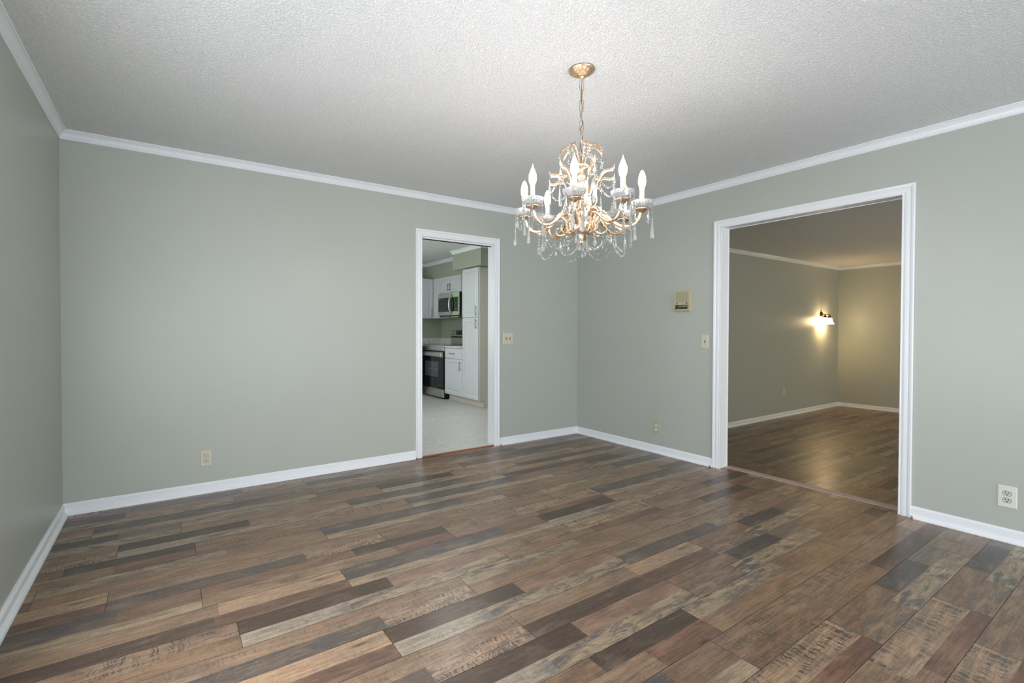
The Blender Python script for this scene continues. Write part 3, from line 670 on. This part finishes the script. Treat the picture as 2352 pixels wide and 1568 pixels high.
b = MB(); b.loft_rect([sq(-w/2+.005, w/2-.005, .04, .95, .0004), sq(-w/2+.005, w/2-.005, .04, .95, .002)]); b.obj('panel_frame', M_INTER, t)
b = MB(); b.loft_rect([sq(-w/2+.010, w/2-.012, .13, .80, .002), sq(-w/2+.010, w/2-.012, .13, .80, .0026)]); lb = b.obj('label_panel', M_LABEL, t)
b = MB(); rr = random.Random(3)
def dash(x0, x1, s0, s1): b.add(sq(x0, x1, s0, s1, .003), [(0, 1, 2, 3)])
x = -.030
while x < .052: l = rr.uniform(.008, .012); dash(x, x+l, .66, .72); x += l+.006
x = -.034
while x < .056: l = rr.uniform(.002, .005); hh = rr.uniform(.06, .13); dash(x, x+l, .43, .47+hh); x += l+.0012
dash(-.045, -.022, .22, .26); dash(-.056, -.040, .62, .65); b.obj('label_print', M_INK, lb)
MB().lathe([(0, .004), (.005, .003), (.006, 0)], (0, 0, 0), 12, 'y').obj('button', M_WHITEPL, t, tuple(slant(-.055, .42, .0045)))
MB().box(-.055, -.038, -.024, -.049, -.034, -.014).obj('hinge_clip', M_SLOT, t); MB().box(.045, -.038, -.024, .051, -.034, -.010).obj('hinge_clip', M_SLOT, t)

# ------------------------------------------------------------------ sconce of the far room
t = thing('wall_sconce', 'lit bronze two-light wall sconce with bell shades in the room beyond', 'wall lamp', (6.52, YR, 1.482))
MB().lathe([(0, -.026), (.03, -.025), (.052, -.018), (.064, -.006), (.066, 0)], (0, 0, -.008), 28, 'y').obj('wall_plate', M_BRONZE, t)
MB().tube([(0, -.01, 0), (0, -.06, .004), (0, -.10, 0)], .008, 8).tube([(-.110, -.10, 0), (.110, -.10, 0)], .008, 8).lathe([(0, -.012), (.012, 0), (0, .012)], (-.112, -.10, 0), 10).lathe([(0, -.012), (.012, 0), (0, .012)], (.112, -.10, 0), 10).obj('arm', M_BRONZE, t)
for s in (-1, 1):
    f = MB().lathe([(.006, .0), (.009, -.012), (.014, -.02), (.034, -.055), (.036, -.062), (0, -.062)], (s*.095, -.10, 0), 18).obj('fitter', M_BRONZE, t)
    sh = MB().lathe([(.030, -.060), (.042, -.075), (.050, -.11), (.062, -.15), (.078, -.184), (.075, -.184), (.059, -.150), (.047, -.11), (.038, -.078)], (s*.095, -.10, 0), 24).obj('bell_shade', M_SHADE, t)
def plight(name, loc, p, col, r, parent=None):
    d = bpy.data.lights.new(name, 'POINT'); d.energy = p; d.color = col; d.shadow_soft_size = r
    o = bpy.data.objects.new(name, d); COL.objects.link(o); o.location = loc
    if parent: o.parent = parent
    return o
plight('sconce_light', (0, -.10, -.16), 7.5, (1, .55, .24), .03, t)

# ------------------------------------------------------------------ chandelier
CX, CY = -2.262, -2.333
ch = thing('chandelier', 'antique gold eight-arm crystal chandelier with lit candle bulbs', 'chandelier', (CX, CY, 0))
flut = lambda k_, amp: (lambda r, z, a, k: r*(1+amp*math.cos(k_*a)))
MB().lathe([(0, 2.405), (.012, 2.406), (.020, 2.410), (.040, 2.418), (.055, 2.427), (.0615, 2.434), (.0625, 2.4395), (0, 2.4395)], (0, 0, 0), 64, 'z', lambda r, z, a, k: r*(1+.035*math.cos(16*a)*(1 if r < .058 else 0))).obj('canopy', M_GOLD, ch)
MB().lathe([(0, 2.392), (.006, 2.393), (.010, 2.398), (.013, 2.402), (.014, 2.408), (0, 2.41)], (0, 0, 0), 20).obj('canopy_collar', M_CHAIN, ch)
lk = MB(); pts = []; a, hh, r = .0095, .0285, .0021
for k in range(20):
    an = 2*PI*k/20; x = a*math.cos(an); z = (hh-a)*(1 if math.sin(an) >= 0 else -1)+a*math.sin(an); pts.append((x, 0, z))
pts.append(pts[0]); pts = [Vector(q) for q in pts]
lk.tube(pts, r, 6, False); lkm = lk.mesh('chain_link', M_CHAIN)
va = math.radians(-33.6)
for k in range(7):
    link('chain_link', lkm, ch, (0, 0, 2.366-.0495*k), va + (PI/2 if k % 2 else 0) + (.25 if k % 3 == 1 else -.1))
MB().tube([(.004*math.sin(k*1.1+.5), .004*math.cos(k*.9), 2.40-.012*k) for k in range(36)], .0018, 6).obj('cord', M_CORD, ch)
# column
prof = [(0, 2.030), (.004, 2.030), (.004, 1.990), (.020, 1.984), (.034, 1.982), (.036, 1.977), (.026, 1.970), (.012, 1.964), (.009, 1.958), (.013, 1.952), (.009, 1.948), (.015, 1.942), (.0195, 1.932), (.0200, 1.926), (.014, 1.915),
        (.008, 1.911), (.017, 1.907), (.021, 1.900), (.017, 1.885), (.011, 1.868), (.009, 1.858), (.014, 1.855), (.034, 1.852), (.035, 1.846), (.013, 1.842), (.016, 1.825), (.026, 1.805), (.024, 1.785), (.012, 1.768), (.011, 1.745),
        (.019, 1.733), (.030, 1.715), (.046, 1.703), (.050, 1.690), (.048, 1.672), (.036, 1.660), (.018, 1.655), (.011, 1.645), (.011, 1.618), (.014, 1.612), (.010, 1.604), (.004, 1.598), (0, 1.597)]
MB().lathe(prof, (0, 0, 0), 40, 'z', lambda r, z, a, k: r*(1+.05*math.cos(10*a))).obj('column', M_GOLD2, ch)

def smooth_path(cp, n=6):
    cp = [Vector(p) for p in cp]; P = [cp[0]*2-cp[1]]+cp+[cp[-1]*2-cp[-2]]; out = []
    for i in range(1, len(P)-2):
        for k in range(n):
            t_ = k/n; p0, p1, p2, p3 = P[i-1], P[i], P[i+1], P[i+2]
            out.append(.5*((2*p1)+(-p0+p2)*t_+(2*p0-5*p1+4*p2-p3)*t_*t_+(-p0+3*p1-3*p2+p3)*t_**3))
    out.append(cp[-1]); return out
def rz(pts): return [(q[0], 0, q[1]) if len(q) == 2 else q for q in pts]
def lerp(a, b, t_): return a+(b-a)*t_
def leaf(b, pts, w, serr=5):
    """serrated curved leaf along pts (in the xz plane), wide in y"""
    n = len(pts); vs = []
    for i, p in enumerate(pts):
        t_ = i/(n-1); ww = w*math.sin(PI*min(1, t_*.9+.12))**.8*(1-.28*(i % 2)) * (1 if i < n-1 else .1)
        vs += [Vector((p[0], -ww, p[2]-ww*.25)), Vector((p[0], 0, p[2]+.0012)), Vector((p[0], ww, p[2]-ww*.25)), Vector((p[0], 0, p[2]-.0018))]
    fs = []
    for i in range(n-1):
        for k in range(4): fs.append((i*4+k, i*4+(k+1) % 4, (i+1)*4+(k+1) % 4, (i+1)*4+k))
    b.add(vs, fs)
    vs = []; fs = []
    for i, p in enumerate(pts):
        t_ = i/(n-1); q = (pts[min(i+1, n-1)]-pts[max(i-1, 0)]).normalized(); nn = Vector((-q.z, 0, q.x))
        ww = w*.85*math.sin(PI*min(1, t_*.9+.12))**.8*(1-.35*(i % 2))*(1 if i < n-1 else .1)
        vs += [p+nn*ww, p+Vector((0, .0016, 0)), p-nn*ww*.6, p-Vector((0, .0016, 0))]
    for i in range(n-1):
        for k in range(4): fs.append((i*4+k, i*4+(k+1) % 4, (i+1)*4+(k+1) % 4, (i+1)*4+k))
    b.add(vs, fs)
# top crown of arching fronds
b = MB()
fp = smooth_path(rz([(.018, 1.985), (.030, 2.030), (.052, 2.066), (.078, 2.062), (.100, 2.040), (.108, 2.012)]), 4)
b.tube(fp, [lerp(.0028, .0016, i/(len(fp)-1)) for i in range(len(fp))], 6)
for i in range(4, len(fp), 2):
    p = fp[i]
    for s in (-1, 1):
        b.add([p, p+Vector((.004, s*.003, .003)), p+Vector((.005, s*.008, .0)), p+Vector((.001, s*.004, -.002))], [(0, 1, 2, 3)])
leaf(b, [p+Vector((0, 0, .001)) for p in fp[10:]], .009)
b.add([fp[8], fp[8]+Vector((-.004, 0, .02)), fp[8]+Vector((.005, .004, .012)), fp[8]+Vector((.005, -.004, .012))], [(0, 1, 2), (0, 1, 3)])
frm = b.mesh('frond', M_GOLD)
for k in range(8): link('frond', frm, ch, (0, 0, 0), k*PI/4+.2+(.12 if k % 2 else 0))
# middle tier of acanthus scrolls
b = MB()
tp = smooth_path(rz([(.024, 1.80), (.052, 1.776), (.072, 1.80), (.070, 1.845), (.078, 1.895), (.105, 1.932), (.135, 1.940), (.150, 1.938)]), 5)
b.tube(tp, [lerp(.0042, .0022, i/(len(tp)-1)) for i in range(len(tp))], 7)
leaf(b, smooth_path(rz([(.085, 1.915), (.110, 1.944), (.138, 1.946), (.152, 1.955), (.158, 1.976)]), 4), .012)
leaf(b, smooth_path(rz([(.085, 1.900), (.110, 1.906), (.135, 1.900), (.152, 1.908), (.156, 1.935)]), 4), .012)
leaf(b, smooth_path(rz([(.050, 1.790), (.040, 1.830), (.055, 1.880), (.050, 1.905)]), 4), .010)
leaf(b, smooth_path(rz([(.060, 1.780), (.085, 1.770), (.092, 1.745), (.085, 1.73)]), 4), .008)
tm2 = b.mesh('scroll', M_GOLD2)
TIER = [math.radians(225.3+d) for d in (-38, 22, 82, 142, 202, 262)]
# crystals
def bead_mesh(r=.0053):
    b = MB(); n = 8
    b.add([(0, -r*.45, 0), (0, r*.45, 0)]+[(r*math.cos(2*PI*k/n), 0, r*math.sin(2*PI*k/n)) for k in range(n)], [(0, 2+k, 2+(k+1) % n) for k in range(n)]+[(1, 2+(k+1) % n, 2+k) for k in range(n)]); return b
BEAD = bead_mesh()
def string_mb(pts, pitch=.0112, rot0=0):
    """octagon beads set along the polyline"""
    b = MB(); pts = [Vector(p) for p in pts]; acc = pitch*.5; i = 0; seg = 0
    rr = random.Random(len(pts)); d_done = 0
    total = sum((pts[k+1]-pts[k]).length for k in range(len(pts)-1)); n = max(1, int(total/pitch))
    for q in range(n):
        s = (q+.5)*total/n; k = 0; c = 0
        while k < len(pts)-2 and c+(pts[k+1]-pts[k]).length < s: c += (pts[k+1]-pts[k]).length; k += 1
        p = pts[k].lerp(pts[k+1], (s-c)/max(1e-6, (pts[k+1]-pts[k]).length))
        R = Matrix.Rotation(rot0+rr.uniform(-.6, .6), 3, 'Z')
        b.add([p+R@Vector(v) for v in BEAD.v], BEAD.f)
    return b
def drop_profile(): return [(0, .016), (.0022, .014), (.0032, .008), (.0066, -.002), (.0088, -.012), (.0078, -.021), (.0042, -.027), (0, -.029)]
bd_ = MB().lathe(drop_profile(), (0, 0, 0), 8); bd_.sm = [False]*len(bd_.sm)
for i, v in enumerate(bd_.v): bd_.v[i] = (v[0], v[1]*.6, v[2])
TEAR = bd_.mesh('teardrop', M_CRYST)
L = .102; b = MB(); t3 = [(0.0016, 0), (-.0008, .0014), (-.0008, -.0014)]; b3 = [(.0105, 0), (-.0052, .0091), (-.0052, -.0091)]
vs = [(x, y, 0) for x, y in t3]+[(x, y, -L) for x, y in b3]+[(0, 0, .004), (0, 0, -L-.004)]
b.add(vs, [(0, 1, 4, 3), (1, 2, 5, 4), (2, 0, 3, 5), (0, 6, 1), (1, 6, 2), (2, 6, 0), (3, 4, 7), (4, 5, 7), (5, 3, 7)]); PRISM = b.mesh('prism', M_CRYST)
wire_pts = lambda p, q: [p, q]
for k, az in enumerate(TIER):
    sc = link('scroll', tm2, ch, (0, 0, 0), az)
    string_mb([(.156, 0, 1.905), (.157, 0, 1.872)], .0105).obj('bead_string', M_CRYST, sc)
    link('prism', PRISM, sc, (.157, 0, 1.864), .4*k)
    # garland to the next scroll, hung in an arc
    d = TIER[(k+1) % 6]-az; pts = []
    for i in range(13):
        t_ = i/12; p0 = Vector((.156, 0, 1.903)); p1 = Vector((.156*math.cos(d), .156*math.sin(d), 1.903)); p = p0.lerp(p1, t_)
        out = 1+.12*math.sin(PI*t_); pts.append((p.x*out, p.y*out, p.z-.062*math.sin(PI*t_)))
    string_mb(pts, .0118, d/2).obj('garland', M_CRYST, sc)
    pts2 = [(.100*math.cos(d*i/8), .100*math.sin(d*i/8), 2.008-.030*math.sin(PI*i/8)) for i in range(9)]
    string_mb(pts2, .0118, d/2).obj('upper_garland', M_CRYST, sc)
    string_mb([(.10, .004, 2.005), (.10, .004, 1.955)], .0112).obj('bead_string', M_CRYST, sc)
    link('teardrop', TEAR, sc, (.084, 0, 1.722), .3*k)
    string_mb([(.046, .02, 1.845), (.048, .02, 1.730)], .0118).obj('bead_string', M_CRYST, sc)
# arms
arm = MB()
ap = smooth_path(rz([(.030, 1.668), (.052, 1.660), (.066, 1.684), (.070, 1.716), (.090, 1.736), (.118, 1.728), (.150, 1.700), (.190, 1.676), (.232, 1.676), (.262, 1.700), (.276, 1.738)]), 6)
arm.tube(ap, [lerp(.0088, .0062, i/(len(ap)-1))*(1+.10*(1 if i % 3 == 0 else 0)) for i in range(len(ap))], 10)
cur = smooth_path(rz([(.060, 1.676), (.080, 1.652), (.102, 1.648), (.118, 1.662), (.116, 1.680), (.104, 1.684)]), 5)
arm.tube(cur, [lerp(.0056, .0028, i/(len(cur)-1)) for i in range(len(cur))], 8)
leaf(arm, smooth_path(rz([(.062, 1.70), (.075, 1.752), (.105, 1.752), (.125, 1.735)]), 4), .010)
leaf(arm, smooth_path(rz([(.150, 1.69), (.185, 1.662), (.215, 1.666), (.232, 1.688)]), 4), .009)
arm.lathe([(0, 1.732), (.008, 1.733), (.014, 1.741), (.030, 1.747), (.034, 1.752), (.012, 1.754), (0, 1.754)], (.280, 0, 0), 18, 'z', lambda r, z, a, k: r*(1+.10*math.cos(6*a)))
ARM = arm.mesh('arm', M_GOLD)
bo = MB(); nb = 72
bo.lathe([(.010, 1.7550), (.020, 1.7560), (.034, 1.7620), (.046, 1.7720), (.0515, 1.7830), (.0525, 1.7870), (.0500, 1.7860), (.0440, 1.7760), (.032, 1.7660), (.018, 1.7600), (.010, 1.7590)], (.280, 0, 0), nb, 'z', lambda r, z, a, k: r*(1+(.030 if k % 3 == 0 else -.025)*(.026 < r < .0515)))
bo.sm = [False]*len(bo.sm); BOB = bo.mesh('bobeche', M_BOB)
sl = MB().lathe([(0, 1.757), (.0115, 1.757), (.0118, 1.762), (.0108, 1.766), (.0108, 1.836), (.0118, 1.838), (.0118, 1.842), (0, 1.842)], (.280, 0, 0), 16).mesh('candle_sleeve', M_CANDLE)
flame = [(0, 1.842), (.0085, 1.843), (.0095, 1.848), (.0150, 1.860), (.0180, 1.876), (.0165, 1.893), (.0110, 1.910), (.0055, 1.925), (.0022, 1.938), (0, 1.946)]
torp = [(0, 1.842), (.0095, 1.843), (.0105, 1.850), (.0155, 1.864), (.0172, 1.880), (.0155, 1.900), (.0110, 1.918), (.0050, 1.930), (0, 1.933)]
bulbs = {}
def bulb_mesh(kind):
    if kind not in bulbs: bulbs[kind] = MB().lathe(flame if kind[0] == 'f' else torp, (.280, 0, 0), 16).mesh('bulb', M_BULBC if kind[1] == 'c' else M_BULBW)
    return bulbs[kind]
ARMS = {-6: 'fw', 39: 'fc', 84: 'tw', 129: 'tw', 174: 'fw', -51: 'fw', -96: 'tw', -141: 'tw'}
azs = sorted(ARMS)
for k, dl in enumerate(azs):
    az = math.radians(225.3+dl); a = link('arm', ARM, ch, (0, 0, 0), az)
    link('bobeche', BOB, a); link('candle_sleeve', sl, a); link('bulb', bulb_mesh(ARMS[dl]), a)
    for q, (ang, kind) in enumerate(((0, 'p'), (.95, 't'), (-.95, 't'), (2.3, 'p'), (-2.3, 't'))):
        x, y = .280+.046*math.cos(ang), .046*math.sin(ang); n = 4 if kind == 'p' else 3
        string_mb([(x, y, 1.772), (x, y, 1.772-.0115*(n+.5))], .0115, .5*q).obj('bead_string', M_CRYST, a)
        z = 1.772-.0115*(n+.5)
        if kind == 'p': link('prism', PRISM, a, (x, y, z-.004), .7*q+.3*k)
        else: link('teardrop', TEAR, a, (x, y, z-.016), .5*q)
    d = math.radians(45) if k < 7 else math.radians(225.3+azs[0]+360)-az
    pts = []
    for i in range(15):
        t_ = i/14; p0 = Vector((.205, 0, 1.614)); p1 = Vector((.205*math.cos(d), .205*math.sin(d), 1.614)); p = p0.lerp(p1, t_); o = 1+.10*math.sin(PI*t_)
        pts.append((p.x*o, p.y*o, p.z-.066*math.sin(PI*t_)))
    string_mb(pts, .0110, d/2).obj('garland', M_CRYST, a)
    if k % 2 == 0:
        pts = [(lerp(.19, .014, i/12)*math.cos(0), 0, lerp(1.614, 1.600, i/12)-.045*math.sin(PI*i/12)) for i in range(13)]
        string_mb(pts, .0110, 1.2).obj('inner_garland', M_CRYST, a)
    string_mb([(.205, 0, 1.666), (.205, 0, 1.614)], .0115).obj('bead_string', M_CRYST, a); link('teardrop', TEAR, a, (.205, 0, 1.598), .9)
    string_mb([(.100, 0, 1.642), (.100, 0, 1.622)], .0100).obj('bead_string', M_CRYST, a); link('teardrop', TEAR, a, (.100, 0, 1.604), .2*k)
string_mb([(.002, 0, 1.596), (.002, 0, 1.580)], .011).obj('bead_string', M_CRYST, ch); link('teardrop', TEAR, ch, (.006, -.004, 1.560), .4)
